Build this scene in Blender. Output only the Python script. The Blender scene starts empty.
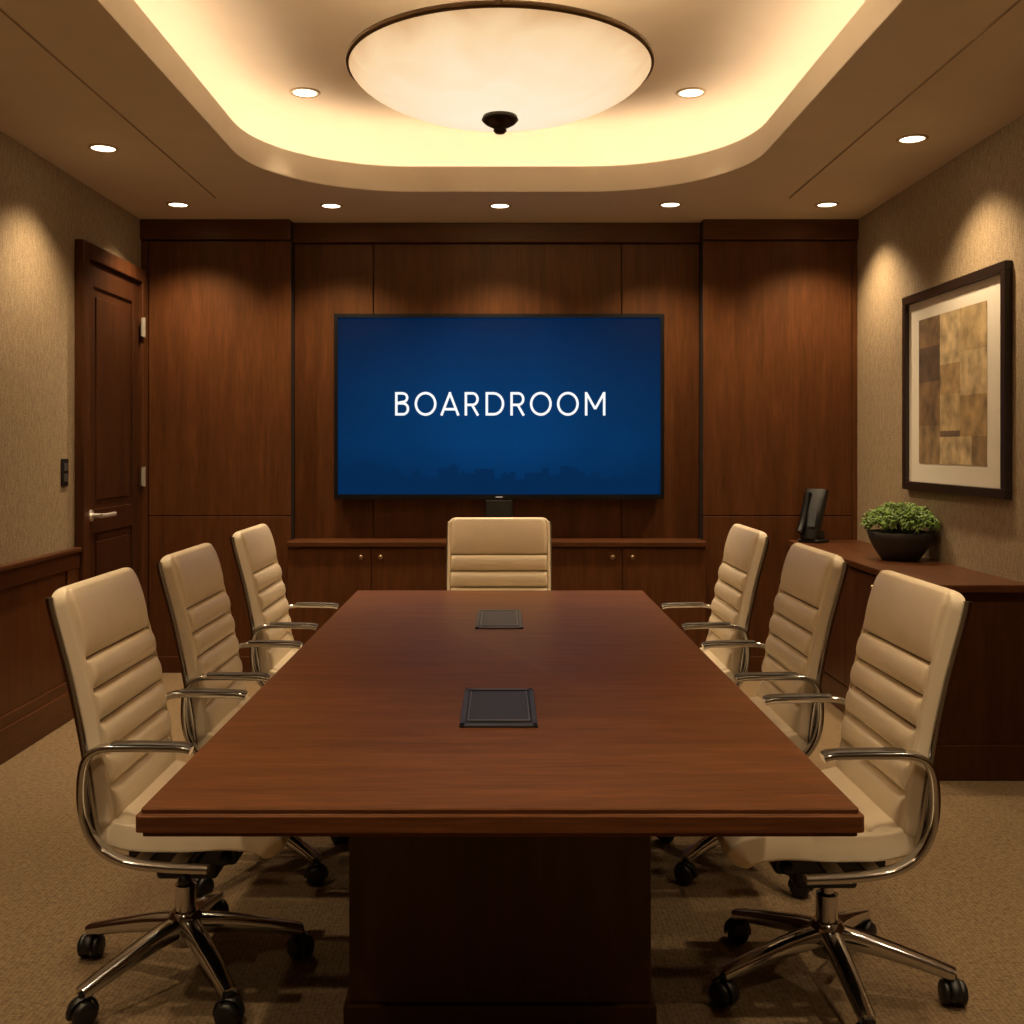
import bpy, bmesh, math, random
from mathutils import Vector, Matrix
from mathutils.geometry import tessellate_polygon
random.seed(4)
sc = bpy.context.scene
COL = sc.collection
sc.view_settings.view_transform = 'Standard'
sc.view_settings.look = 'None'

# ------------------------------------------------------------------ materials
def new_mat(name):
    m = bpy.data.materials.new(name); m.use_nodes = True
    nt = m.node_tree
    b = nt.nodes['Principled BSDF']
    return m, nt, b
def plain(name, col, rough=0.5, metal=0.0, emit=None, estr=0, coat=0, noise=0.0, nscale=40, bump=0.0, spec=.5):
    m, nt, b = new_mat(name)
    b.inputs['Base Color'].default_value = (*col, 1)
    b.inputs['Roughness'].default_value = rough
    b.inputs['Metallic'].default_value = metal
    b.inputs['Coat Weight'].default_value = coat
    b.inputs['Specular IOR Level'].default_value = spec
    if emit:
        b.inputs['Emission Color'].default_value = (*emit, 1)
        b.inputs['Emission Strength'].default_value = estr
    if noise > 0 or bump > 0:
        tc = nt.nodes.new('ShaderNodeTexCoord')
        n = nt.nodes.new('ShaderNodeTexNoise'); n.inputs['Scale'].default_value = nscale; n.inputs['Detail'].default_value = 5
        nt.links.new(tc.outputs['Object'], n.inputs['Vector'])
        if noise > 0:
            r = nt.nodes.new('ShaderNodeValToRGB')
            r.color_ramp.elements[0].position = .3; r.color_ramp.elements[1].position = .7
            r.color_ramp.elements[0].color = (*[c*(1-noise) for c in col], 1)
            r.color_ramp.elements[1].color = (*[min(1, c*(1+noise)) for c in col], 1)
            nt.links.new(n.outputs['Fac'], r.inputs['Fac']); nt.links.new(r.outputs['Color'], b.inputs['Base Color'])
        if bump > 0:
            bp = nt.nodes.new('ShaderNodeBump'); bp.inputs['Strength'].default_value = bump; bp.inputs['Distance'].default_value = .002
            nt.links.new(n.outputs['Fac'], bp.inputs['Height']); nt.links.new(bp.outputs['Normal'], b.inputs['Normal'])
    return m
def wood(name, c1, c2, scale, rough=.4, coat=0.0, spec=.5, pore=(.80, 1.14), pscale=5, ior=1.5, tint=(1, .72, .45, 1)):
    m, nt, b = new_mat(name)
    g = nt.nodes.new('ShaderNodeNewGeometry')
    mp = nt.nodes.new('ShaderNodeMapping'); mp.inputs['Scale'].default_value = scale
    nt.links.new(g.outputs['Position'], mp.inputs['Vector'])
    n = nt.nodes.new('ShaderNodeTexNoise'); n.inputs['Scale'].default_value = 1; n.inputs['Detail'].default_value = 8
    n.inputs['Roughness'].default_value = .65; n.inputs['Distortion'].default_value = .5
    nt.links.new(mp.outputs['Vector'], n.inputs['Vector'])
    r = nt.nodes.new('ShaderNodeValToRGB')
    r.color_ramp.elements[0].position = .25; r.color_ramp.elements[1].position = .78
    r.color_ramp.elements[0].color = (*c1, 1); r.color_ramp.elements[1].color = (*c2, 1)
    nt.links.new(n.outputs['Fac'], r.inputs['Fac'])
    mp2 = nt.nodes.new('ShaderNodeMapping'); mp2.inputs['Scale'].default_value = [s*pscale for s in scale]
    nt.links.new(g.outputs['Position'], mp2.inputs['Vector'])
    n2 = nt.nodes.new('ShaderNodeTexNoise'); n2.inputs['Scale'].default_value = 1; n2.inputs['Detail'].default_value = 3
    nt.links.new(mp2.outputs['Vector'], n2.inputs['Vector'])
    mr = nt.nodes.new('ShaderNodeMapRange'); mr.inputs['From Min'].default_value = .3; mr.inputs['From Max'].default_value = .7
    mr.inputs['To Min'].default_value = pore[0]; mr.inputs['To Max'].default_value = pore[1]
    nt.links.new(n2.outputs['Fac'], mr.inputs['Value'])
    mx = nt.nodes.new('ShaderNodeVectorMath'); mx.operation = 'SCALE'
    nt.links.new(r.outputs['Color'], mx.inputs[0]); nt.links.new(mr.outputs['Result'], mx.inputs['Scale'])
    nt.links.new(mx.outputs['Vector'], b.inputs['Base Color'])
    bp = nt.nodes.new('ShaderNodeBump'); bp.inputs['Strength'].default_value = .08; bp.inputs['Distance'].default_value = .001
    nt.links.new(n2.outputs['Fac'], bp.inputs['Height']); nt.links.new(bp.outputs['Normal'], b.inputs['Normal'])
    b.inputs['Roughness'].default_value = rough; b.inputs['Coat Weight'].default_value = coat
    b.inputs['Coat Roughness'].default_value = .25
    b.inputs['Specular IOR Level'].default_value = spec; b.inputs['IOR'].default_value = ior
    b.inputs['Specular Tint'].default_value = tint
    return m

WOODV = wood('walnut_vertical', (.051, .0165, .0055), (.108, .037, .0122), (15, 15, 1.3), .42, spec=.4)
WOODH = wood('walnut_horizontal', (.045, .0148, .0053), (.092, .0315, .0112), (1.3, 13, 13), .4, spec=.4)
WOODY = wood('walnut_lengthwise', (.045, .0148, .0053), (.092, .0315, .0112), (13, 1.3, 13), .4, spec=.4)
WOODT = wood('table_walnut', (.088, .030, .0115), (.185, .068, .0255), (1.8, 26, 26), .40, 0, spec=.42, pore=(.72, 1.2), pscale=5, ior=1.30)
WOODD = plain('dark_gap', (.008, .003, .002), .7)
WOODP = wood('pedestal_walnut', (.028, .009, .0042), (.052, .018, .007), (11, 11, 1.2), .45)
CHROME = plain('chrome', (.56, .56, .57), .12, 1.0)
BLACKP = plain('black_plastic', (.008, .0075, .007), .42)
BLACKG = plain('black_gloss', (.004, .004, .005), .35, spec=.3)
BRONZE = plain('dark_bronze', (.15, .095, .05), .38, .8)
LEATHER = plain('cream_leather', (.84, .725, .54), .36, 0, noise=.02, nscale=14, bump=.35, spec=.5)
SEAMSH = plain('seam_shade', (.38, .29, .18), .7)  # darker colour painted into seam valleys as crease shadow
CEIL = plain('ceiling_paint', (.70, .605, .475), .85, noise=.02, nscale=6)

def grass():
    m, nt, b = new_mat('grasscloth_wallpaper')
    g = nt.nodes.new('ShaderNodeNewGeometry')
    outs = []
    for s in ((60, 60, 340), (220, 220, 26)):
        mp = nt.nodes.new('ShaderNodeMapping'); mp.inputs['Scale'].default_value = s
        n = nt.nodes.new('ShaderNodeTexNoise'); n.inputs['Scale'].default_value = 1; n.inputs['Detail'].default_value = 3
        nt.links.new(g.outputs['Position'], mp.inputs['Vector']); nt.links.new(mp.outputs['Vector'], n.inputs['Vector'])
        outs.append(n.outputs['Fac'])
    a = nt.nodes.new('ShaderNodeMath'); a.operation = 'ADD'
    nt.links.new(outs[0], a.inputs[0]); nt.links.new(outs[1], a.inputs[1])
    h = nt.nodes.new('ShaderNodeMath'); h.operation = 'MULTIPLY'; h.inputs[1].default_value = .5
    nt.links.new(a.outputs[0], h.inputs[0])
    r = nt.nodes.new('ShaderNodeValToRGB')
    r.color_ramp.elements[0].position = .36; r.color_ramp.elements[1].position = .64
    r.color_ramp.elements[0].color = (.17, .120, .068, 1); r.color_ramp.elements[1].color = (.37, .275, .165, 1)
    nt.links.new(h.outputs[0], r.inputs['Fac']); nt.links.new(r.outputs['Color'], b.inputs['Base Color'])
    bp = nt.nodes.new('ShaderNodeBump'); bp.inputs['Strength'].default_value = .35; bp.inputs['Distance'].default_value = .003
    nt.links.new(h.outputs[0], bp.inputs['Height']); nt.links.new(bp.outputs['Normal'], b.inputs['Normal'])
    b.inputs['Roughness'].default_value = .85
    return m
WALL = grass()
def carpet():
    m, nt, b = new_mat('loop_carpet')
    g = nt.nodes.new('ShaderNodeNewGeometry')
    mp = nt.nodes.new('ShaderNodeMapping'); mp.inputs['Scale'].default_value = (75, 185, 1)
    nt.links.new(g.outputs['Position'], mp.inputs['Vector'])
    v = nt.nodes.new('ShaderNodeTexVoronoi'); v.inputs['Scale'].default_value = 1; v.inputs['Randomness'].default_value = .45
    nt.links.new(mp.outputs['Vector'], v.inputs['Vector'])
    n = nt.nodes.new('ShaderNodeTexNoise'); n.inputs['Scale'].default_value = 55; n.inputs['Detail'].default_value = 3
    nt.links.new(g.outputs['Position'], n.inputs['Vector'])
    n3 = nt.nodes.new('ShaderNodeMath'); n3.operation = 'MULTIPLY_ADD'; n3.inputs[1].default_value = .42; n3.inputs[2].default_value = .36
    nt.links.new(n.outputs['Fac'], n3.inputs[0])
    a = nt.nodes.new('ShaderNodeMath'); a.operation = 'MULTIPLY_ADD'; a.inputs[1].default_value = -.58
    nt.links.new(v.outputs['Distance'], a.inputs[0]); nt.links.new(n3.outputs[0], a.inputs[2])
    r = nt.nodes.new('ShaderNodeValToRGB')
    r.color_ramp.elements[0].position = .0; r.color_ramp.elements[1].position = .55
    r.color_ramp.elements[0].color = (.088, .058, .031, 1); r.color_ramp.elements[1].color = (.27, .188, .108, 1)
    nt.links.new(a.outputs[0], r.inputs['Fac']); nt.links.new(r.outputs['Color'], b.inputs['Base Color'])
    bp = nt.nodes.new('ShaderNodeBump'); bp.inputs['Strength'].default_value = .6; bp.inputs['Distance'].default_value = .004
    nt.links.new(a.outputs[0], bp.inputs['Height']); nt.links.new(bp.outputs['Normal'], b.inputs['Normal'])
    b.inputs['Roughness'].default_value = .95; b.inputs['Specular IOR Level'].default_value = .1
    return m
CARPET = carpet()

# ------------------------------------------------------------------ helpers
def mkobj(name, verts, faces, mat, parent=None, loc=(0, 0, 0), smooth=False, bevel=0, seg=2, label=None, mats=None):
    me = bpy.data.meshes.new(name)
    me.from_pydata([tuple(v) for v in verts], [], faces); me.update()
    bm = bmesh.new(); bm.from_mesh(me); bmesh.ops.recalc_face_normals(bm, faces=bm.faces); bm.to_mesh(me); bm.free()
    if mats:
        for mm in mats: me.materials.append(mm)
    else: me.materials.append(mat)
    o = bpy.data.objects.new(name, me); COL.objects.link(o)
    o.location = loc
    if parent: o.parent = parent
    if smooth:
        for p in me.polygons: p.use_smooth = True
    if bevel:
        md = o.modifiers.new('Bevel', 'BEVEL'); md.width = bevel; md.segments = seg; md.limit_method = 'ANGLE'
    if label: o['label'] = label
    return o
def boxgeo(c, s):
    x, y, z = c; a, b, d = s[0]/2, s[1]/2, s[2]/2
    v = [(x-a, y-b, z-d), (x+a, y-b, z-d), (x+a, y+b, z-d), (x-a, y+b, z-d), (x-a, y-b, z+d), (x+a, y-b, z+d), (x+a, y+b, z+d), (x-a, y+b, z+d)]
    f = [(0, 3, 2, 1), (4, 5, 6, 7), (0, 1, 5, 4), (1, 2, 6, 5), (2, 3, 7, 6), (3, 0, 4, 7)]
    return v, f
def box(name, x0, x1, y0, y1, z0, z1, mat, parent=None, bevel=0, **k):
    c = Vector(((x0+x1)/2, (y0+y1)/2, z0))
    v, f = boxgeo((0, 0, (z1-z0)/2), (x1-x0, y1-y0, z1-z0))
    pl = Vector(parent.location) if parent else Vector((0, 0, 0))
    pp = parent.parent if parent else None
    while pp: pl += Vector(pp.location); pp = pp.parent
    return mkobj(name, v, f, mat, parent, c-pl, bevel=bevel, **k)
def boxes(name, blist, mat, parent=None, loc=(0, 0, 0), bevel=0, **k):
    V = []; F = []
    for (x0, x1, y0, y1, z0, z1) in blist:
        v, f = boxgeo(((x0+x1)/2, (y0+y1)/2, (z0+z1)/2), (x1-x0, y1-y0, z1-z0))
        n = len(V); V += v; F += [tuple(i+n for i in q) for q in f]
    return mkobj(name, V, F, mat, parent, loc, bevel=bevel, **k)
def lathe_geo(prof, n=48, axis='Z'):
    V = []; F = []
    for r, z in prof:
        for i in range(n):
            a = 2*math.pi*i/n
            if axis == 'Z': V.append((r*math.cos(a), r*math.sin(a), z))
            elif axis == 'Y': V.append((r*math.cos(a), z, r*math.sin(a)))
            else: V.append((z, r*math.cos(a), r*math.sin(a)))
    for j in range(len(prof)-1):
        for i in range(n):
            k = (i+1) % n
            F.append((j*n+i, j*n+k, (j+1)*n+k, (j+1)*n+i))
    return V, F
def lathe(name, prof, mat, parent=None, loc=(0, 0, 0), n=48, axis='Z', smooth=True, **k):
    V, F = lathe_geo(prof, n, axis)
    o = mkobj(name, V, F, mat, parent, loc, smooth=smooth, **k)
    return o
def autosmooth(o, ang=40):
    o.data.polygons.foreach_set('use_smooth', [True]*len(o.data.polygons))
    bm = bmesh.new(); bm.from_mesh(o.data)
    for e in bm.edges:
        if len(e.link_faces) == 2 and e.calc_face_angle(0) > math.radians(ang): e.smooth = False
    bm.to_mesh(o.data); bm.free()
def cr(pts, n=8):
    out = []
    P = [Vector(p) for p in pts]
    for i in range(len(P)-1):
        p0 = P[max(0, i-1)]; p1 = P[i]; p2 = P[i+1]; p3 = P[min(len(P)-1, i+2)]
        for k in range(n):
            t = k/n
            out.append(.5*((2*p1)+(-p0+p2)*t+(2*p0-5*p1+4*p2-p3)*t*t+(-p0+3*p1-3*p2+p3)*t**3))
    out.append(P[-1]); return out
def sweep_geo(path, hw, ht, y=0.0, n=12, expo=2.0):
    P = [Vector(p) for p in path]; V = []; F = []
    m = len(P)
    for i, p in enumerate(P):
        t = (P[min(m-1, i+1)]-P[max(0, i-1)]).normalized(); nx, nz = -t.y, t.x
        w = hw[i] if isinstance(hw, (list, tuple)) else hw
        h = ht[i] if isinstance(ht, (list, tuple)) else ht
        for k in range(n):
            a = 2*math.pi*k/n; c, s = math.cos(a), math.sin(a)
            cc = math.copysign(abs(c)**(2/expo), c); ss = math.copysign(abs(s)**(2/expo), s)
            V.append((p.x+nx*h*ss, y+w*cc, p.y+nz*h*ss))
    for i in range(m-1):
        for k in range(n):
            q = (k+1) % n
            F.append((i*n+k, i*n+q, (i+1)*n+q, (i+1)*n+k))
    F.append(tuple(range(n))); F.append(tuple((m-1)*n+k for k in range(n)))
    return V, F
def empty(name, loc, label, cat, group=None, rot=0):
    e = bpy.data.objects.new(name, None); COL.objects.link(e); e.location = loc; e.empty_display_size = .1
    e.rotation_euler = (0, 0, rot)
    e['label'] = label; e['category'] = cat
    if group: e['group'] = group
    return e
def top(o, label, cat, group=None):
    o['label'] = label; o['category'] = cat
    if group: o['group'] = group
    return o
def struct(o, label=None):
    o['kind'] = 'structure'
    if label: o['label'] = label
    return o
def copy_tree(o, parent=None):
    c = o.copy(); COL.objects.link(c)
    if parent: c.parent = parent
    for ch in o.children:
        copy_tree(ch, c)
    return c

# ------------------------------------------------------------------ camera
H = 1.4
cam = bpy.data.cameras.new('Camera'); co = bpy.data.objects.new('Camera', cam); COL.objects.link(co)
co.location = (0, 0, H); co.rotation_euler = (math.pi/2, 0, 0)
cam.sensor_width = 36; cam.lens = 36*1050/1024; cam.shift_x = 12/1024; cam.shift_y = -65/1024
cam.clip_start = .05
sc.camera = co

# ------------------------------------------------------------------ room shell
XL, XR, YB, YF, ZC = -2.23, 2.22, 6.65, -1.0, 2.81
struct(box('floor', XL-.15, XR+.15, YF-.15, YB+.15, -.1, 0, CARPET), 'brown woven loop pile carpet')
struct(box('wall_left', XL-.15, XL, YF, YB, 0, 3.3, WALL), 'tan grasscloth wallpaper wall')
struct(box('wall_right', XR, XR+.15, YF, YB, 0, 3.3, WALL), 'tan grasscloth wallpaper wall')
struct(box('wall_back', XL-.15, XR+.15, YB, YB+.15, 0, 3.3, WOODD), 'wall behind dark wood panelling')
struct(box('wall_front', XL-.15, XR+.15, YF-.15, YF, 0, 3.3, WALL), 'tan grasscloth wallpaper wall')

def rrect(off, hx=1.27, y0=1.44, y1=5.80, r=.80, n=18):
    hx += off; y0 -= off; y1 += off; r += off
    pts = []
    for cx, cy, a0 in ((hx-r, y1-r, 0), (-hx+r, y1-r, 90), (-hx+r, y0+r, 180), (hx-r, y0+r, 270)):
        for i in range(n+1):
            a = math.radians(a0+90*i/n); pts.append((cx+r*math.cos(a), cy+r*math.sin(a)))
    return pts
outer = [(XL, YF), (XR, YF), (XR, YB), (XL, YB)]
prof = [(0, ZC), (-.004, ZC+.006), (-.004, 2.945), (0, 2.95), (.025, 2.95), (.03, 2.945), (.03, 2.88), (.26, 2.88), (.26, 3.02), (.252, 3.07), (.23, 3.115), (.195, 3.15), (.15, 3.18), (.10, 3.195), (.04, 3.2)]
V = [(x, y, ZC) for x, y in outer]
loops = []
for off, z in prof:
    s = len(V); L = rrect(off); V += [(x, y, z) for x, y in L]; loops.append((s, len(L)))
F = []
tri = tessellate_polygon([[Vector((x, y, 0)) for x, y in outer], [Vector((x, y, 0)) for x, y in rrect(0)][::-1]])
nl = loops[0][1]
def remap(i): return i if i < 4 else 4+(nl-1-(i-4))
for t in tri: F.append(tuple(remap(i) for i in t))
for a in range(len(loops)-1):
    s1, n = loops[a]; s2, _ = loops[a+1]
    for i in range(n):
        k = (i+1) % n; F.append((s1+i, s1+k, s2+k, s2+i))
s, n = loops[-1]; F.append(tuple(s+i for i in range(n)))
ceil = struct(mkobj('ceiling', V, F, CEIL), 'cream ceiling with rounded recessed tray')
autosmooth(ceil, 35)
SEAM = plain('ceiling_seam', (.30, .22, .13), .8)
struct(box('trim_1', -1.612, -1.604, -.9, 5.94, ZC-.004, ZC-.0005, SEAM))
struct(box('trim_2', 1.634, 1.642, -.9, 5.94, ZC-.004, ZC-.0005, SEAM))
WARM = (1.0, .745, .455)
LED = plain('warm_led', (1, .8, .5), .5, emit=(1.0, .81, .60), estr=13)
L1, L2 = rrect(.10), rrect(.15)
V = [(x, y, 2.885) for x, y in L1]+[(x, y, 2.885) for x, y in L2]+[(x, y, 2.893) for x, y in L1]+[(x, y, 2.893) for x, y in L2]
n = len(L1); F = []
for i in range(n):
    k = (i+1) % n
    F += [(i, k, n+k, n+i), (2*n+i, 2*n+k, 3*n+k, 3*n+i), (i, k, 2*n+k, 2*n+i), (n+i, n+k, 3*n+k, 3*n+i)]
top(mkobj('cove_light_strip', V, F, LED), 'warm glowing light strip hidden on ceiling cove ledge', 'light')

tn = [3]
def trim(x0, x1, y0, y1, z0, z1, mat=WOODV, bevel=.002, label=None):
    o = struct(box('trim_%d' % tn[0], x0, x1, y0, y1, z0, z1, mat, bevel=bevel), label or 'dark walnut wall panelling'); tn[0] += 1
    return o
CX0, CX1 = -1.30, 1.26
g = .003
for a, b in ((CX0, -.80), (-.80, .768), (.768, CX1)):
    trim(a+g, b-g, YB-.018, YB, .02, ZC-.13)
for x0, x1 in ((XL, CX0), (CX1, XR)):
    trim(x0, x1, YB-.115, YB, 0, ZC, WOODD, 0)
    ins0 = .045 if x0 == XL else 0; ins1 = .035 if x1 == XR else 0
    trim(x0+ins0+g, x1-ins1, YB-.13, YB-.115, .975, ZC-.132)
    trim(x0+ins0+g, x1-ins1, YB-.13, YB-.115, .10, .969)
    if ins0: trim(x0, x0+ins0-g, YB-.13, YB-.115, 0, ZC-.132)
    if ins1: trim(x1-ins1+g, x1, YB-.13, YB-.115, 0, ZC-.132)
    trim(x0, x1, YB-.155, YB-.1, ZC-.125, ZC, WOODH, .006, 'dark walnut crown moulding')
    trim(x0, x1, YB-.142, YB-.115, 0, .10, WOODH, .004)
trim(CX0, CX1, YB-.055, YB, ZC-.125, ZC, WOODH, .006, 'dark walnut crown moulding')

yw1 = 5.50
trim(XL, XL+.012, YF, yw1, .0, .85, WOODV)
trim(XL, XL+.045, YF, yw1, .85, .877, WOODY, .008, 'dark walnut wainscot cap rail')
trim(XL, XL+.030, YF, yw1, .77, .85, WOODY, .004)
bb = struct(box('baseboard_left', XL, XL+.034, YF, yw1, 0, .15, WOODY, bevel=.006), 'dark walnut baseboard')
trim(XL, XL+.024, YF, yw1, .15, .20, WOODY, .003)
for ys in (5.43, 4.05, 2.65, 1.25, -.2):
    trim(XL, XL+.024, ys-.07, ys+.07, .20, .77, WOODV, .003)
trim(XR-.012, XR, YF, 4.2, 0, .84, WOODV)
trim(XR-.045, XR, YF, 4.2, .84, .868, WOODY, .008, 'dark walnut wainscot cap rail')
struct(box('baseboard_right', XR-.034, XR, YF, 4.2, 0, .15, WOODY, bevel=.006), 'dark walnut baseboard')

# door
D = bpy.data.objects.new('door_1', None); COL.objects.link(D); D.location = (XL, 5.99, 0); D['kind'] = 'structure'; D['label'] = 'dark walnut panelled door with chrome lever'
cs = .085
WOODF = wood('door_frame_walnut', (.038, .0125, .0045), (.078, .026, .0092), (13, 13, 1.2), .42, spec=.4)
boxes('door_frame', [(0, .05, -.49, -.49+cs, 0, 2.49), (0, .05, .51-cs, .51, 0, 2.49), (0, .05, -.49+cs, .51-cs, 2.49-cs, 2.49)], WOODF, D, bevel=.006)
ya, yb, zt = -.49+cs+.004, .51-cs-.004, 2.49-cs-.004
WOODL = wood('door_walnut', (.026, .0085, .0036), (.052, .0175, .0066), (13, 13, 1.2), .42, spec=.35)
leafb = [(0, .014, ya, yb, .01, zt)]
st = .11
leafb += [(0, .026, ya, ya+st, .01, zt), (0, .026, yb-st, yb, .01, zt), (0, .026, ya+st, yb-st, zt-.13, zt), (0, .026, ya+st, yb-st, .01, .24), (0, .026, ya+st, yb-st, .93, 1.06)]
leafb += [(0, .021, ya+st+.05, yb-st-.05, 1.11, zt-.18), (0, .021, ya+st+.05, yb-st-.05, .29, .88)]
boxes('door_leaf', leafb, WOODL, D, bevel=.003)
hv, hf = lathe_geo([(0, .026), (.032, .026), (.032, .034), (.013, .036), (.013, .100), (0, .100)], 24, 'X')
hv = [(x, y+ya+.06, z+1.03) for x, y, z in hv]
lp_ = [(.092, -.016), (.100, .04), (.102, .10), (.098, .165)]
V, F = sweep_geo(cr(lp_, 5), .012, .010, n=12, expo=3); k = len(hv)
hv += [(x, z+ya+.06, y+1.03) for x, z, y in [(a, c, b_) for a, b_, c in V]]
o = mkobj('door_handle', hv, hf+[tuple(i+k for i in q) for q in F], plain('bright_chrome', (.92, .90, .86), .38, .85), D, label='bright chrome lever handle'); autosmooth(o, 45)
HC = plain('hinge_chrome', (.6, .57, .52), .4, .85)
for hz in (.35, 1.22, 2.13):
    V, F = lathe_geo([(0, -.06), (.010, -.06), (.010, .06), (0, .06)], 12)
    bv, bf = boxgeo((-.006, -.012, 0), (.006, .03, .11)); k = len(V)
    mkobj('hinge', V+bv, F+[tuple(i+k for i in q) for q in bf], HC, D, loc=(.057, yb-.002, hz), label='chrome hinge')

sw = empty('wall_switch', (XL, 5.37, 1.27), 'black wall control plate beside the door', 'switch')
boxes('switch_plate', [(0, .008, -.04, .04, -.07, .07)], BLACKP, sw, bevel=.003)
boxes('switch_button', [(.008, .012, -.024, .024, .008, .048), (.008, .012, -.024, .024, -.048, -.008)], plain('switch_grey', (.06, .06, .06), .3), sw, bevel=.001)

# ------------------------------------------------------------------ downlights
LENS = plain('downlight_lens', (1, .9, .7), .5, emit=(1.0, .86, .62), estr=6)
RING = plain('downlight_ring', (.45, .34, .20), .45)
def spot(name, parent, z, energy, angle, blend=.8, size=.04):
    ld = bpy.data.lights.new(name, 'SPOT'); ld.energy = energy; ld.color = WARM; ld.spot_size = math.radians(angle); ld.spot_blend = blend
    ld.shadow_soft_size = size
    lo = bpy.data.objects.new(name, ld); COL.objects.link(lo); lo.parent = parent; lo.location = (0, 0, z)
    return lo
def downlight(x, y, z, r, energy, angle=105, blend=.8):
    e = empty('recessed_downlight', (x, y, z), 'round warm recessed ceiling downlight with pale trim ring', 'light', 'recessed downlights in the ceiling')
    lathe('trim_ring', [(r*.80, 0), (r*.82, -.006), (r, -.006), (r*1.04, -.001), (r*1.04, 0)], RING, e, n=32)
    lathe('lens', [(0, -.002), (r*.80, -.002), (r*.80, 0)], LENS, e, n=32)
    spot('bulb_light', e, -.03, energy, angle, blend)
EN = 82
for x, y in ((-1.87, 6.10), (-.985, 6.13), (0, 6.13), (.99, 6.10), (1.90, 6.10)):
    downlight(x, y, ZC, .065, 96, 116, .85)
for x, y, f_ in ((-1.87, 4.95, 1.0), (1.885, 4.80, 1.0), (-1.87, 3.3, 1), (1.885, 3.3, 1), (-1.87, 1.6, .75), (1.885, 1.6, .75), (-.9, .3, .8), (.9, .3, .8)):  # only the first two are in view; nearer ones added to light carpet and chairs
    downlight(x, y, ZC, .068, EN*f_, 112, .8)
for x, y in ((-.99, 5.33), (.97, 5.33), (-.9, 1.9), (.9, 1.9)):  # nearer pair is out of view, added for light
    downlight(x, y, 3.2, .075, EN*1.0, 62, .8)

# ------------------------------------------------------------------ pendant
PX, PY, PZ, PR = 0, 3.64, 2.717, .523
pend = empty('pendant_lamp', (PX, PY, PZ), 'large alabaster glass bowl pendant lamp with bronze rim', 'lamp')
def alab():
    m, nt, b = new_mat('alabaster_glass')
    tc = nt.nodes.new('ShaderNodeTexCoord')
    n = nt.nodes.new('ShaderNodeTexNoise'); n.inputs['Scale'].default_value = 6; n.inputs['Detail'].default_value = 4; n.inputs['Distortion'].default_value = .8
    nt.links.new(tc.outputs['Object'], n.inputs['Vector'])
    sx = nt.nodes.new('ShaderNodeSeparateXYZ'); nt.links.new(tc.outputs['Object'], sx.inputs[0])
    mr = nt.nodes.new('ShaderNodeMapRange'); mr.inputs['From Min'].default_value = -.172; mr.inputs['From Max'].default_value = 0
    mr.inputs['To Min'].default_value = 1.0; mr.inputs['To Max'].default_value = .0
    nt.links.new(sx.outputs['Z'], mr.inputs['Value'])
    a = nt.nodes.new('ShaderNodeMapRange'); a.inputs['From Min'].default_value = .3; a.inputs['From Max'].default_value = .7
    a.inputs['To Min'].default_value = -.10; a.inputs['To Max'].default_value = .10
    nt.links.new(n.outputs['Fac'], a.inputs['Value'])
    mu = nt.nodes.new('ShaderNodeMath'); mu.operation = 'ADD'; nt.links.new(mr.outputs[0], mu.inputs[0]); nt.links.new(a.outputs[0], mu.inputs[1])
    r = nt.nodes.new('ShaderNodeValToRGB'); e = r.color_ramp.elements
    e[0].position = 0; e[0].color = (.66, .385, .175, 1); e[1].position = 1; e[1].color = (1.0, .86, .62, 1)
    q = e.new(.35); q.color = (.95, .67, .38, 1)
    nt.links.new(mu.outputs[0], r.inputs['Fac']); nt.links.new(r.outputs['Color'], b.inputs['Emission Color'])
    b.inputs['Base Color'].default_value = (.15, .10, .055, 1); b.inputs['Roughness'].default_value = .45
    b.inputs['Emission Strength'].default_value = 1.0
    return m
bp = []
for i in range(25):
    a = i/24; r = PR*math.sin(a*math.pi/2)
    bp.append((r, -.172*math.cos(a*math.pi/2)**1.2 if a < 1 else 0))
inner = [(r*.985, z+.008) for r, z in bp][::-1]
lathe('glass_bowl', bp+inner, alab(), pend, n=72)
lathe('bowl_rim', [(PR-.004, -.012), (PR+.005, -.012), (PR+.008, -.003), (PR+.005, .008), (PR-.006, .008), (PR-.004, -.012)], BRONZE, pend, n=72, label='bronze rim band')
FIN = plain('finial_bronze', (.05, .035, .022), .35, .9)
lathe('finial', [(0, -.232), (.016, -.230), (.024, -.221), (.020, -.213), (.034, -.206), (.052, -.196), (.064, -.184), (.058, -.168), (0, -.166)], FIN, pend, n=32, label='dark bronze finial')
lathe('stem', [(0, -.166), (.011, -.166), (.011, .44), (.07, .445), (.075, .482), (0, .482)], BRONZE, pend, n=24, label='bronze stem and ceiling canopy')
for ang in (-90, 90):
    V, F = sweep_geo(cr([(PR+.003, -.008), (PR+.001, .03), (PR-.03, .09), (.20, .29), (.012, .41)], 5), .010, .007, n=8)
    o = mkobj('suspension_arm', V, F, BRONZE, pend, smooth=True, label='slim bronze suspension arm'); o.rotation_euler = (0, 0, math.radians(ang))
pl = bpy.data.lights.new('bulb_light', 'POINT'); pl.energy = 26; pl.color = WARM; pl.shadow_soft_size = .06
po = bpy.data.objects.new('bulb_light', pl); COL.objects.link(po); po.parent = pend; po.location = (.12, 0, .06)

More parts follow.
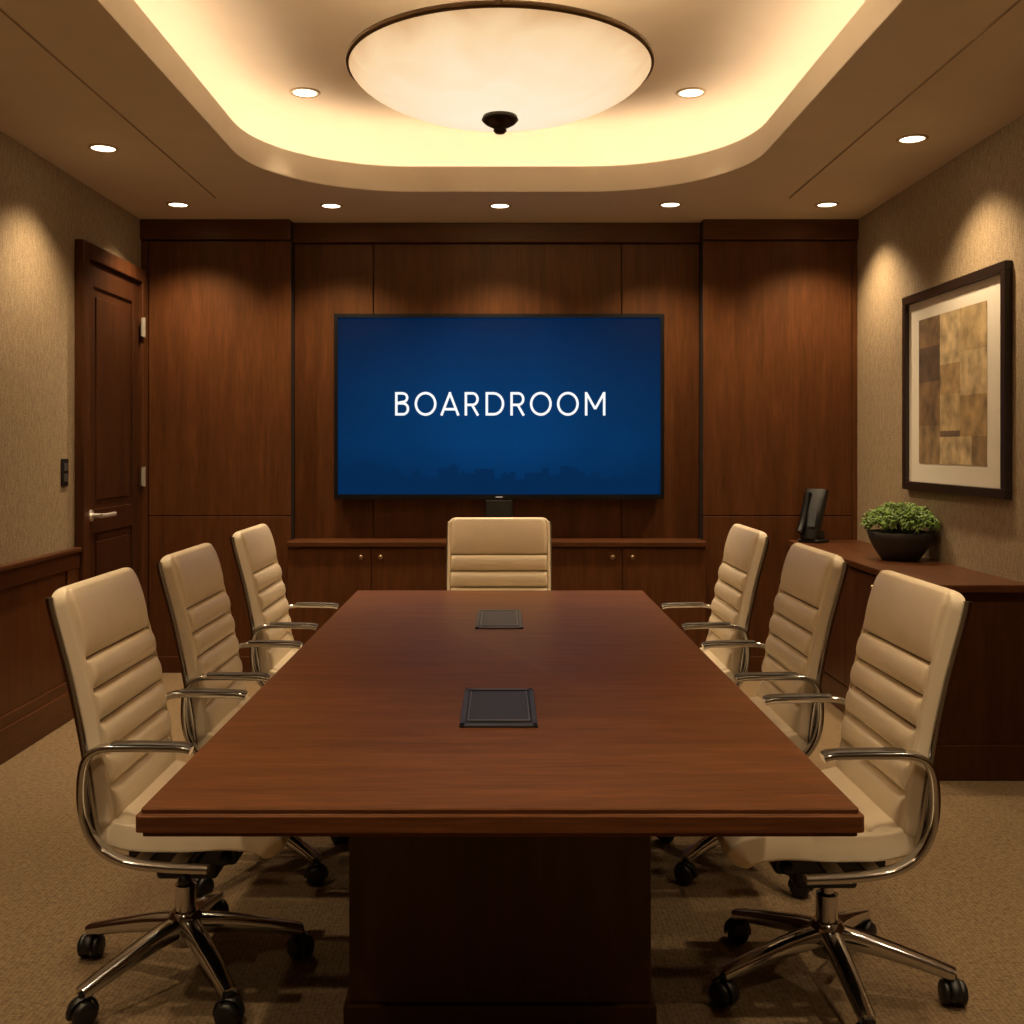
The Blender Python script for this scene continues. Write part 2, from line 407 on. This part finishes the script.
# ------------------------------------------------------------------ television
TX0, TX1, TZ0, TZ1, TY = -1.036, 1.026, 1.074, 2.232, 6.55
tv = empty('television', ((TX0+TX1)/2, TY, TZ0), 'large black wall-mounted flat screen showing blue title slide', 'television')
tw, th = TX1-TX0, TZ1-TZ0; hw = tw/2
fr = .024
boxes('housing', [(-hw, hw, .012, .06, 0, th)], BLACKP, tv, bevel=.004)
boxes('bezel', [(-hw, hw, 0, .012, th-fr, th), (-hw, hw, 0, .012, 0, .030), (-hw, -hw+fr, 0, .012, .030, th-fr), (hw-fr, hw, 0, .012, .030, th-fr)], BLACKG, tv)
boxes('wall_mount', [(-.3, .3, .06, .082, .3, .8)], BLACKP, tv)
def screen_mat():
    m, nt, b = new_mat('blue_screen')
    tc = nt.nodes.new('ShaderNodeTexCoord'); sx = nt.nodes.new('ShaderNodeSeparateXYZ'); nt.links.new(tc.outputs['Object'], sx.inputs[0])
    r = nt.nodes.new('ShaderNodeValToRGB'); mr = nt.nodes.new('ShaderNodeMapRange')
    mr.inputs['From Min'].default_value = 0; mr.inputs['From Max'].default_value = th
    nt.links.new(sx.outputs['Z'], mr.inputs['Value']); nt.links.new(mr.outputs[0], r.inputs['Fac'])
    e = r.color_ramp.elements; e[0].position = 0; e[0].color = (.0001, .021, .080, 1); e[1].position = 1; e[1].color = (.0001, .012, .050, 1)
    q = e.new(.3); q.color = (.0001, .036, .132, 1); q = e.new(.6); q.color = (.0001, .031, .114, 1)
    n = nt.nodes.new('ShaderNodeTexNoise'); n.inputs['Scale'].default_value = 2.2; n.inputs['Detail'].default_value = 2
    nt.links.new(tc.outputs['Object'], n.inputs['Vector'])
    a = nt.nodes.new('ShaderNodeMapRange'); a.inputs['From Min'].default_value = .3; a.inputs['From Max'].default_value = .7
    a.inputs['To Min'].default_value = .92; a.inputs['To Max'].default_value = 1.08; nt.links.new(n.outputs['Fac'], a.inputs['Value'])
    ab = nt.nodes.new('ShaderNodeMath'); ab.operation = 'ABSOLUTE'; nt.links.new(sx.outputs['X'], ab.inputs[0])
    v = nt.nodes.new('ShaderNodeMapRange'); v.inputs['From Min'].default_value = .2; v.inputs['From Max'].default_value = hw; v.inputs['To Min'].default_value = 1.1; v.inputs['To Max'].default_value = .66
    nt.links.new(ab.outputs[0], v.inputs['Value'])
    mu = nt.nodes.new('ShaderNodeMath'); mu.operation = 'MULTIPLY'; nt.links.new(a.outputs[0], mu.inputs[0]); nt.links.new(v.outputs[0], mu.inputs[1])
    b.inputs['Base Color'].default_value = (.0005, .0005, .001, 1); b.inputs['Roughness'].default_value = .5; b.inputs['Specular IOR Level'].default_value = .05
    nt.links.new(r.outputs['Color'], b.inputs['Emission Color']); nt.links.new(mu.outputs[0], b.inputs['Emission Strength'])
    return m
mkobj('screen', [(-hw+fr, .008, .030), (hw-fr, .008, .030), (hw-fr, .008, th-fr), (-hw+fr, .008, th-fr)], [(0, 1, 2, 3)], screen_mat(), tv, label='glowing deep blue screen')
def ribbon(pts, w, closed=False):
    P = [Vector(p) for p in pts]; m = len(P); Vv = []; Ff = []
    for i in range(m):
        if closed: a, b2 = P[i-1], P[(i+1) % m]
        else: a, b2 = P[max(0, i-1)], P[min(m-1, i+1)]
        t = (b2-a).normalized(); nn = Vector((-t.y, t.x))*w/2
        Vv += [P[i]+nn, P[i]-nn]
    for i in range(m if closed else m-1):
        k = (i+1) % m; Ff.append((2*i, 2*i+1, 2*k+1, 2*k))
    return Vv, Ff
def arc(cx, cy, rx, ry, a0, a1, n=20): return [(cx+rx*math.cos(math.radians(a0+(a1-a0)*i/n)), cy+ry*math.sin(math.radians(a0+(a1-a0)*i/n))) for i in range(n+1)]
W = .108; h2 = W/2
def stem(x=0): return ([(x+h2, 0), (x+h2, 1)], False)
G = {
 'B': (.62, [stem(), ([(h2, 1-h2), (.32, 1-h2)]+arc(.32, .76, .21, .24-h2, 90, -90)+[(h2, .52)], False), ([(h2, .52), (.34, .52)]+arc(.34, .26+h2/2, .28-h2, .26-h2/2, 90, -90)+[(h2, h2)], False)]),
 'O': (.96, [(arc(.48, .5, .48-h2, .5-h2+.01, 0, 360, 48)[:-1], True)]),
 'A': (.86, [([(h2, 0), (.43, 1-h2)], False), ([(.43, 1-h2), (.86-h2, 0)], False), ([(.2, .27), (.66, .27)], False), ([(.43-h2, 1-h2), (.43+h2, 1-h2)], False)]),
 'R': (.64, [stem(), ([(h2, 1-h2), (.34, 1-h2)]+arc(.34, .70, .28-h2, .30-h2, 90, -90)+[(h2, .40+h2)], False), ([(.33, .44), (.59, 0)], False)]),
 'D': (.82, [stem(), ([(h2, 1-h2), (.34, 1-h2)]+arc(.34, .5, .48-h2, .5-h2, 90, -90, 30)+[(h2, h2)], False)]),
 'M': (.90, [stem(), stem(.90-W), ([(h2, .97), (.45, .28)], False), ([(.45, .28), (.90-h2, .97)], False)]),
}
V = []; F = []; xx = 0
pair = {'BO': .24, 'OA': .16, 'AR': .22, 'RD': .28, 'DR': .27, 'RO': .22, 'OO': .23, 'OM': .27}
word = 'BOARDROOM'
for ci, ch in enumerate(word):
    wd, strokes = G[ch]
    for pts, cl in strokes:
        v, f = ribbon(pts, W, cl); k = len(V); V += [(p.x+xx, 0, p.y) for p in v]; F += [tuple(i+k for i in q) for q in f]
    xx += wd+(pair[word[ci:ci+2]] if ci < len(word)-1 else 0)
sx_ = (605.5-395)/160.3/xx; sz_ = 23.5/160.3
V = [((x)*sx_, 0, z*sz_) for x, y, z in V]
WHITE = plain('white_lettering', (0, 0, 0), .6, emit=(.95, .98, 1), estr=1.0)
mkobj('title_lettering', V, F, WHITE, tv, loc=((395-500)/160.3-(TX0+TX1)/2, .0065, (H+(447-415.5)/160.3)-TZ0), label='white capital lettering reading BOARDROOM')
sk = []; x = -hw+fr+.003
rs = random.Random(31)
while x < hw-fr-.03:
    w_ = rs.uniform(.03, .07)
    env = .09+.11*math.exp(-((x+.82)/.16)**2)+.055*math.exp(-((x+.3)/.2)**2)+.05*math.exp(-((x-.35)/.2)**2)
    hh = env*rs.uniform(.55, 1.15)
    x1 = min(x+w_, hw-fr-.002)
    z0 = .032
    sk.append((x, x1, .0068, .0072, z0, z0+.03+hh))
    if rs.random() < .2: sk.append((x+w_*.3, x+w_*.7, .0068, .0072, z0+.03+hh, z0+.045+hh))
    x += w_
boxes('skyline_graphic', sk, plain('skyline_blue', (0, 0, 0), .6, emit=(.0001, .0215, .083), estr=.96, spec=.05), tv, label='faint dark blue city skyline graphic')
boxes('indicator_mark', [(-.022, .022, -.001, .0, .011, .017)], plain('mark_grey', (.4, .4, .4), .4, emit=(.5, .5, .5), estr=.3), tv)
boxes('sensor_box', [(-.085, .085, .0, .07, -.115, -.003)], BLACKP, tv, bevel=.006, label='small black sensor box under the screen')

# ------------------------------------------------------------------ back credenza
CZ = .824
KN = plain('knob_bronze', (.30, .22, .13), .3, .9)
def knob(parent, loc, axis='Y', sgn=-1):
    pr = [(0, 0), (.006, 0), (.006, .014), (.013, .018), (.015, .024), (.010, .030), (0, .031)]
    lathe('knob', [(r, sgn*z) for r, z in pr], KN, parent, loc=loc, n=20, axis=axis, label='round bronze knob')
cr_ = empty('credenza', (-.02, 6.40, 0), 'low dark walnut credenza built under the screen', 'cabinet')
cy0 = 6.42
box('cabinet_body', CX0+.004, CX1-.004, cy0, YB-.13, .09, CZ-.035, WOODV, cr_)
box('toe_kick', CX0+.004, CX1-.004, cy0+.04, YB-.13, 0, .09, WOODD, cr_)
nd = 5; dw = (CX1-CX0-.008)/nd
for i in range(nd):
    a = CX0+.004+i*dw
    d = box('cabinet_door', a+.002, a+dw-.002, cy0-.018, cy0, .10, CZ-.04, WOODV, cr_, bevel=.002)
    side = {0: dw/2-.06, 1: -dw/2+.06, 2: -dw/2+.06, 3: dw/2-.06, 4: -dw/2+.06}[i]
    knob(d, (side, -.009, .63))
top(box('worktop', CX0+.002, CX1-.002, cy0-.035, YB-.02, CZ-.034, CZ, WOODH, bevel=.005), 'long polished walnut worktop above the credenza doors', 'worktop')

sb = empty('side_cabinet', (2.02, 5.48, 0), 'dark walnut side cabinet along the papered wall', 'cabinet')
SX0 = 1.812; SY0 = 4.41
WOODS = wood('side_cabinet_walnut', (.036, .0115, .0045), (.072, .024, .0085), (13, 13, 1.2), .42, spec=.4)
box('cabinet_body', SX0, XR-.002, SY0, YB-.145, .15, CZ-.035, WOODS, sb, bevel=.003)
box('plinth', SX0-.008, XR-.002, SY0-.01, YB-.145, 0, .15, WOODS, sb, bevel=.004)
nd = 4; L = (YB-.15-SY0-.005)/nd
for i in range(nd):
    a = SY0+.005+i*L
    d = box('cabinet_door', SX0-.018, SX0, a+.003, a+L-.003, .16, CZ-.045, WOODS, sb, bevel=.002)
    knob(d, (-.009, (L/2-.06)*(1 if i % 2 == 0 else -1), .57), 'X', -1)
top(box('worktop', SX0-.03, XR-.001, SY0-.025, YB-.14, CZ-.034, CZ, WOODY, bevel=.005), 'polished walnut worktop on the side cabinet', 'worktop')

# ------------------------------------------------------------------ framed artwork
PYa, PYb, PZa, PZb = 4.545, 5.71, 1.172, 2.21
pc = (XR, (PYa+PYb)/2, PZa)
pa = empty('framed_artwork', pc, 'abstract brown patchwork print in black frame with white mat', 'picture')
hy = (PYb-PYa)/2; ph = PZb-PZa; fw = .045
boxes('frame', [(-.035, 0, -hy, hy, 0, fw), (-.035, 0, -hy, hy, ph-fw, ph), (-.035, 0, -hy, -hy+fw, fw, ph-fw), (-.035, 0, hy-fw, hy, fw, ph-fw)], plain('frame_black', (.018, .010, .007), .35), pa, bevel=.004)
boxes('mat_board', [(-.012, -.002, -hy+fw, hy-fw, fw, ph-fw)], plain('mat_white', (.66, .61, .52), .8), pa, label='off-white mat board')
ay0, ay1, az0, az1 = 4.757-pc[1], 5.53-pc[1], 1.315-PZa, 2.065-PZa
acol = [(.15, .088, .04), (.30, .20, .09), (.08, .045, .024), (.44, .33, .18), (.22, .145, .07), (.36, .26, .13), (.12, .075, .045)]
amats = [plain('paint_%d' % i, c, .7, noise=.5, nscale=11, bump=.3) for i, c in enumerate(acol)]
pt = [(0, .34, .80, 1, 0), (.34, .64, .66, 1, 3), (.64, 1, .72, 1, 5), (0, .34, .56, .80, 2), (.34, .64, .46, .66, 1), (.64, 1, .44, .72, 3), (0, .34, .26, .56, 0), (0, .34, 0, .26, 4), (.34, .64, .22, .46, 5), (.64, 1, .18, .44, 1), (.34, .80, 0, .18, 3), (.80, 1, 0, .18, 4), (.34, .64, .18, .22, 6)]
V = []; F = []; MI = []
for u0, u1, v0, v1, mi in pt:
    k = len(V)
    for u, v in ((u0, v0), (u1, v0), (u1, v1), (u0, v1)): V.append((-.0135, ay1+(ay0-ay1)*u, az0+(az1-az0)*v))
    F.append((k, k+1, k+2, k+3)); MI.append(mi)
art = mkobj('painting', V, F, None, pa, mats=amats, label='abstract painting of brown and gold blocks')
for p, mi in zip(art.data.polygons, MI): p.material_index = mi

# ------------------------------------------------------------------ potted plant
pp = empty('potted_plant', (2.048, 5.37, CZ), 'leafy green plant in round black bowl on side cabinet', 'plant')
lathe('bowl_planter', [(0, .0), (.085, .0), (.095, .006), (.128, .055), (.152, .105), (.164, .142), (.158, .145), (.148, .110), (0, .110)], plain('planter_black', (.026, .022, .018), .55), pp, n=48, label='matte black bowl planter')
lathe('soil', [(.149, .114), (.10, .122), (0, .126)], plain('soil', (.03, .018, .01), .95, bump=1, nscale=90), pp, n=24)
V = []; F = []
rs = random.Random(7)
clus = []
NC = 150
for i in range(NC):
    clus.append((i*2.39996, math.sqrt((i+.5)/NC), rs.uniform(.86, 1.16)))
def chead(a_, q_, hs): return Vector((.178*q_*math.cos(a_), .178*q_*math.sin(a_), .146+.118*hs*math.sqrt(max(0, 1-q_*q_*.95))))
for a_, q_, hs in clus:
    cc = chead(a_, q_, hs)
    for i in range(28):
        d = Vector((rs.gauss(0, 1), rs.gauss(0, 1), rs.gauss(0.3, 1))).normalized()
        c = cc+d*rs.uniform(.008, .028)
        rr = math.hypot(c.x, c.y)
        c.z = max(c.z, .149 if rr < .165 else .132)
        if c.x > .158: c.x = .158; c.z = max(c.z, .15)
        nrm = (d+Vector((0, 0, .5))+Vector((rs.uniform(-.4, .4), rs.uniform(-.4, .4), rs.uniform(-.2, .4)))).normalized()
        t = nrm.orthogonal().normalized(); t = Matrix.Rotation(rs.uniform(0, 6.28), 3, nrm) @ t; b_ = nrm.cross(t)
        s_ = rs.uniform(.0075, .012)
        k = len(V)
        V += [c-t*s_, c-b_*s_*.6-nrm*.002, c+t*s_-nrm*.004, c+b_*s_*.6-nrm*.002, c+nrm*.003]
        F += [(k, k+1, k+4), (k+1, k+2, k+4), (k+2, k+3, k+4), (k+3, k, k+4)]
lm = plain('leaf_green', (.12, .21, .03), .5, noise=.65, nscale=40)
mkobj('foliage', V, F, lm, pp, label='dense small green leaves')
V = []; F = []
for a_, q_, hs in clus[::2]:
    p0 = Vector((.06*q_*math.cos(a_), .06*q_*math.sin(a_), .120)); p1 = chead(a_, q_*.9, hs)
    k = len(V)
    for p in (p0, p1):
        for q in range(4): V.append((p.x+.002*math.cos(q*1.57), p.y+.002*math.sin(q*1.57), p.z))
    F += [(k+q, k+(q+1) % 4, k+4+(q+1) % 4, k+4+q) for q in range(4)]
mkobj('stem', V, F, plain('stem_green', (.05, .07, .02), .6), pp)

# ------------------------------------------------------------------ desk phone
dp = empty('desk_phone', (1.885, 6.34, CZ), 'black upright desk phone standing on side cabinet', 'phone', rot=math.radians(-48))
boxes('phone_base', [(-.070, .070, -.05, .080, 0, .022), (-.045, .045, .0, .07, .022, .07)], BLACKP, dp, bevel=.008)
def yz(V, dx=0, dy=0): return [(y+dx, -x+dy, z) for x, y, z in V]
pth = cr([(.036, .018), (.014, .09), (-.010, .18), (-.058, .315)], 6); m = len(pth)
V, F = sweep_geo(pth, [.052+.022*(k/(m-1)) for k in range(m)], [.024+.012*math.sin(k/(m-1)*math.pi) for k in range(m)], n=20, expo=4)
o = mkobj('phone_body', yz(V), F, BLACKP, dp); autosmooth(o, 50)
pth = cr([(.074, .060), (.054, .10), (.030, .165), (-.002, .245), (-.022, .295)], 6); m = len(pth)
V, F = sweep_geo(pth, .021, [.016+.010*abs(math.cos(k/(m-1)*math.pi))**2 for k in range(m)], n=16, expo=3)
o = mkobj('handset', yz(V, -.036), F, BLACKG, dp); autosmooth(o, 50)
sv = [(.004, -.048, .10), (.052, -.048, .10), (.052, -.018, .20), (.004, -.018, .20)]
mkobj('phone_display', [(x, y-.012, z) for x, y, z in sv], [(0, 1, 2, 3)], plain('display_grey', (.05, .055, .06), .25), dp)

# ------------------------------------------------------------------ conference table
TH = .655; T0, T1 = 1.88, 4.77
tb = empty('conference_table', (0, (T0+T1)/2, 0), 'long rectangular dark walnut conference table with glossy top', 'table')
tl = (T1-T0)/2
V = []; F = []
def rr3(hx, hy, r, n=4):
    o = []
    for cx, cy, a0 in ((hx-r, hy-r, 0), (-hx+r, hy-r, 90), (-hx+r, -hy+r, 180), (hx-r, -hy+r, 270)):
        for i in range(n+1):
            a = math.radians(a0+90*i/n); o.append((cx+r*math.cos(a), cy+r*math.sin(a)))
    return o
prof_t = [(-.03, .698), (-.012, .698), (-.010, .699), (-.010, .7065), (-.008, .708), (0, .709), (0.0, .7370), (-.0015, .7385), (-.0065, .739), (-.008, .7402), (-.008, .7475), (-.010, .7498), (-.0115, .75)]
for off, z in prof_t:
    V += [(x, y, z) for x, y in rr3(TH+off, tl+off, max(.003, .010+off*.3))]
n = 20
for j in range(len(prof_t)-1):
    for i in range(n):
        k = (i+1) % n; F.append((j*n+i, j*n+k, (j+1)*n+k, (j+1)*n+i))
F.append(tuple(range(n))); F.append(tuple((len(prof_t)-1)*n+i for i in range(n)))
tt = mkobj('table_top', V, F, WOODT, tb, label='glossy walnut table top with moulded edge'); autosmooth(tt, 25)
pd0, pd1 = 2.50-(T0+T1)/2, 4.25-(T0+T1)/2
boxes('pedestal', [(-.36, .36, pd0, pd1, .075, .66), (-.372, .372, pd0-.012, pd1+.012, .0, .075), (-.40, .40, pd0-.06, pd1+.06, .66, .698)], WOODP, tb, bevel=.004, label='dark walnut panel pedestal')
for y_ in (-tl+.12, tl-.15):
    boxes('apron', [(-.56, .56, y_, y_+.03, .665, .698)], WOODP, tb, bevel=.002)
GREY = plain('dark_grey_metal', (.075, .078, .085), .32, .6)
GREY2 = plain('graphite_lid', (.028, .030, .036), .35, .3)
EDGE = plain('steel_edge', (.34, .34, .35), .3, .9)
def portbox(xc, y0, y1, w):
    e = empty('table_power_box', (xc, (y0+y1)/2, .75), 'flush dark grey metal power box in the table top', 'power box', 'power boxes set in the table')
    hw_, hl = w/2, (y1-y0)/2; f = .012
    boxes('box_frame', [(-hw_, hw_, -hl, -hl+f*2, 0, .005), (-hw_, hw_, hl-f*1.8, hl, 0, .005), (-hw_, -hw_+f, -hl, hl, 0, .005), (hw_-f, hw_, -hl, hl, 0, .005)], GREY, e, bevel=.0012)
    boxes('recess', [(-hw_+f, hw_-f, -hl+f*2, hl-f*1.8, 0, .001)], BLACKP, e)
    boxes('lid', [(-hw_+f+.008, hw_-f-.008, -hl+f*2+.032, hl-f*1.8-.012, .001, .0045)], GREY2, e, bevel=.001)
    boxes('lid_edge', [(-hw_+f+.007, hw_-f-.007, -hl+f*2+.022, -hl+f*2+.031, .001, .0052), (-hw_+f+.005, -hw_+f+.0075, -hl+f*2+.022, hl-f*1.8-.012, .001, .0052), (hw_-f-.0075, hw_-f-.005, -hl+f*2+.022, hl-f*1.8-.012, .001, .0052)], EDGE, e, label='thin steel edge of the lid')
portbox(-.003, 2.43, 2.81, .182)
portbox(-.003, 3.75, 4.17, .172)

# ------------------------------------------------------------------ chairs (local forward = +X)
def loft_cushion(name, path, width, thick, seams, parent, bulge=.007, rnd=.045, flip=1, N=340, label=None, border=.012):
    P = cr(path, 30); m = len(P)
    S = [0]
    for i in range(1, m): S.append(S[-1]+(P[i]-P[i-1]).length)
    T = S[-1]; V = []; F = []; SM = []
    extra = [0, .0015, .004, .008, .014, .022]
    sl = sorted(set([round(T*j/N, 5) for j in range(N+1)]+[e for e in extra]+[round(T-e, 5) for e in extra]))
    def at(s):
        i = 1
        while i < m-1 and S[i] < s: i += 1
        f_ = (s-S[i-1])/max(1e-9, S[i]-S[i-1]); p = P[i-1].lerp(P[i], f_); t = (P[min(m-1, i+1)]-P[max(0, i-2)]).normalized()
        return p, t
    sb_ = [0]+[x*T for x in seams]+[T]
    h = thick/2
    for s in sl:
        p, t = at(s); nx, nz = -t.y*flip, t.x*flip
        d = max(0, min(s, T-s))
        wr = width/2
        if d < rnd: wr -= rnd*(1-math.sqrt(max(0, 1-(1-d/rnd)**2)))
        tk = 1.0
        if d < h*.8: tk = math.sqrt(max(.004, 1-(1-d/(h*.8))**2))
        for a, b in zip(sb_[:-1], sb_[1:]):
            if a <= s <= b+1e-6:
                u = min(1, max(0, (s-a)/(b-a)))
                dd = min(s-a if a > 0 else 1, b-s if b < T else 1)
                vall = math.exp(-(dd/.0034)**2)*1.0+.32*math.exp(-(dd/.010)**2)
                puff = 1-abs(2*u-1)**2.4
                break
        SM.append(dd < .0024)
        hh = h*tk; rc = min(h*.85, .008)
        yb_ = wr-border
        ring = []
        offs = [.003, .0018, .0008, 0, -.0012, -.0028, -.0045, -.007, -.010, -.018, -.034]
        fy = [-(wr-rc)]+[-(yb_+q) for q in offs]+[-.12, -.06, 0, .06, .12]+[yb_+q for q in offs[::-1]]+[wr-rc]
        ends = (1 if d > .03 else d/.03)
        for y in fy:
            db = abs(y)-yb_
            pip = (.0028*math.exp(-(db/.0022)**2)-.0040*math.exp(-((db+.0048)/.0020)**2))*ends
            insd = 1 if db < -.002 else 0
            rise = min(1, max(0, -db-.004)/.020)
            rise = math.sqrt(1-(1-rise)**2)
            off = hh+(bulge*puff*rise-.0125*vall*insd)*tk+pip
            ring.append((y, off))
        for q in range(1, 5):
            a = math.pi/2*(1-q/4*1.0); ring.append((wr-rc+rc*math.cos(a), (hh-rc*tk)+rc*tk*math.sin(a)))
        for q in range(0, 5):
            a = -math.pi/2*(q/4); ring.append((wr-rc+rc*math.cos(a), -(hh-rc*tk)+rc*tk*math.sin(a)))
        for y in (.12, 0, -.12): ring.append((y, -hh))
        for q in range(0, 5):
            a = -math.pi/2*(1-q/4); ring.append((-(wr-rc)-rc*math.cos(a), -(hh-rc*tk)+rc*tk*math.sin(a)))
        for q in range(0, 4):
            a = math.pi/2*(q/4); ring.append((-(wr-rc)-rc*math.cos(a), (hh-rc*tk)+rc*tk*math.sin(a)))
        n = len(ring)
        for y, off in ring: V.append((p.x+nx*off, y, p.y+nz*off))
    m2 = len(sl); MI = []
    for i in range(m2-1):
        for k in range(n):
            q = (k+1) % n; F.append((i*n+k, i*n+q, (i+1)*n+q, (i+1)*n+k))
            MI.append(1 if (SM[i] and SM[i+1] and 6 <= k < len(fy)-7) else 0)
    F.append(tuple(range(n))); F.append(tuple((m2-1)*n+k for k in range(n))); MI += [0, 0]
    o = mkobj(name, V, F, None, parent, smooth=True, label=label, mats=[LEATHER, SEAMSH])
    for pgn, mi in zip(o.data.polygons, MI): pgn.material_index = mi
    return o

GRP = 'cream leather chairs around the conference table'
ch = empty('office_chair', (0, 0, 0), 'cream leather channel-back office chair with chrome arms', 'chair', GRP)
back_path = [(-.155, .455), (-.168, .56), (-.190, .70), (-.222, .85), (-.262, 1.00), (-.278, 1.055)]
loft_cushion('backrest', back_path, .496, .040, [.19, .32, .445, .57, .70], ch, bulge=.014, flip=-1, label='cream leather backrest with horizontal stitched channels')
seat_path = [(-.185, .475), (-.10, .452), (.02, .448), (.14, .452), (.22, .440), (.262, .405)]
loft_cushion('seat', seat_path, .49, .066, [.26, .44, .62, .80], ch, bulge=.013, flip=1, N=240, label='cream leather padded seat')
BX = -.035
PAD = plain('arm_pad_leather', (.05, .038, .028), .35)
for s_ in (1, -1):
    arm = cr([(.060, .672), (.030, .678), (-.08, .680), (-.150, .678), (-.185, .660), (-.200, .62), (-.202, .55), (-.188, .485), (-.150, .432), (-.09, .404), (.0, .392), (.10, .388)], 6)
    V, F = sweep_geo(arm, .018, .0095, y=s_*.272, n=16, expo=3.5)
    o = mkobj('armrest', V, F, CHROME, ch, label='curved flat chrome armrest loop'); autosmooth(o, 40)
    padp = cr([(.060, .6825), (.030, .6885), (-.08, .691), (-.130, .6900)], 6)
    V, F = sweep_geo(padp, .016, .003, y=s_*.272, n=14, expo=3)
    o = mkobj('arm_pad', V, F, PAD, ch, label='slim dark arm pad'); autosmooth(o, 60)
    bpth = [(x-.021, z-.003) for x, z in back_path]
    V, F = sweep_geo(cr(bpth[0:1]+bpth[1:-1]+[(-.290, 1.035)], 6), .0075, .010, y=s_*.249, n=12, expo=2.2)
    o = mkobj('side_rail', V, F, CHROME, ch, label='slim chrome edge rail of the backrest'); autosmooth(o, 60)
boxes('arm_crossbar', [(.0, .045, -.275, .275, .384, .398), (-.085, -.045, -.275, .275, .392, .406)], CHROME, ch, bevel=.004)
boxes('tilt_mechanism', [(-.12+BX, .16+BX, -.10, .10, .325, .392), (-.06+BX, .10+BX, -.065, .065, .275, .327), (-.13, .16, -.16, .16, .385, .412), (.12+BX, .15+BX, -.13, .13, .335, .365)], BLACKP, ch, bevel=.012)
lv, lf = lathe_geo([(0, .0), (.006, .0), (.006, .17), (.012, .172), (.012, .215), (0, .216)], 12, 'Y')
mkobj('tilt_lever', [(x+.04, -y-.06, z+.36) for x, y, z in lv], lf, BLACKP, ch, smooth=True)
gl = lathe('gas_column', [(0, .30), (.018, .30), (.018, .245), (.028, .24), (.028, .12), (0, .12)], CHROME, ch, loc=(BX, 0, 0), n=24); autosmooth(gl, 40)
sbse = lathe('swivel_base', [(0, .172), (.034, .172), (.044, .160), (.048, .10), (.038, .085), (0, .085)], CHROME, ch, loc=(BX, 0, 0), n=28); autosmooth(sbse, 40)
leg_me = None; cast_me = None
CR_ = .302
for i in range(5):
    a = math.radians(90+72*i)
    if leg_me is None:
        lp = cr([(.025, .135), (.10, .125), (.20, .103), (.306, .076)], 5); m = len(lp)
        V, F = sweep_geo(lp, [.028-.009*k/(m-1) for k in range(m)], [.026-.012*k/(m-1) for k in range(m)], n=16, expo=4)
        l = mkobj('leg', V, F, CHROME, sbse); autosmooth(l, 45); leg_me = l.data
        V = []; F = []
        for yy in (-.019, .019):
            v, f = lathe_geo([(0, -.012), (.021, -.012), (.028, -.008), (.031, 0), (.028, .008), (.021, .012), (0, .012)], 24, 'Y')
            k = len(V); V += [(x, y+yy, z+.031) for x, y, z in v]; F += [tuple(q+k for q in t) for t in f]
        hp = [(.035*math.cos(math.radians(t)), .031+.035*math.sin(math.radians(t))) for t in range(-10, 191, 20)]
        v, f = sweep_geo(hp, .012, .004, n=8); k = len(V); V += v; F += [tuple(q+k for q in t) for t in f]
        v, f = lathe_geo([(0, .025), (.010, .025), (.010, .078), (0, .078)], 12); k = len(V); V += v; F += [tuple(q+k for q in t) for t in f]
        cst = mkobj('caster', V, F, BLACKP, sbse, label='black twin-wheel caster'); autosmooth(cst, 45); cast_me = cst
        cst.location = (CR_*math.cos(a), CR_*math.sin(a), 0)
        cst.rotation_euler = (0, 0, a+.7)
        l.rotation_euler = (0, 0, a)
    else:
        l = bpy.data.objects.new('leg', leg_me); COL.objects.link(l); l.parent = sbse; l.rotation_euler = (0, 0, a)
        c = cast_me.copy(); COL.objects.link(c); c.parent = sbse; c.location = (CR_*math.cos(a), CR_*math.sin(a), 0); c.rotation_euler = (0, 0, a+.7+i*1.1)

placements = [(-.80, 2.79, 0, 0), (-.785, 3.56, 0, 14), (-.795, 4.50, 0, -10),
              (.815, 2.73, 180, 0), (.80, 3.56, 180, 20), (.795, 4.50, 180, 8),
              (-.005, 4.86, -90, 10)]
for i, (x, y, r, br) in enumerate(placements):
    c = ch if i == 0 else copy_tree(ch)
    c.location = (x, y, 0); c.rotation_euler = (0, 0, math.radians(r))
    for k in c.children:
        if k.name.startswith('swivel_base'): k.rotation_euler = (0, 0, math.radians(br))
    if i == 6: c['label'] = 'cream leather channel-back office chair at the table head'

w = bpy.data.worlds.new('World'); sc.world = w; w.use_nodes = True
w.node_tree.nodes['Background'].inputs[0].default_value = (.02, .015, .01, 1)
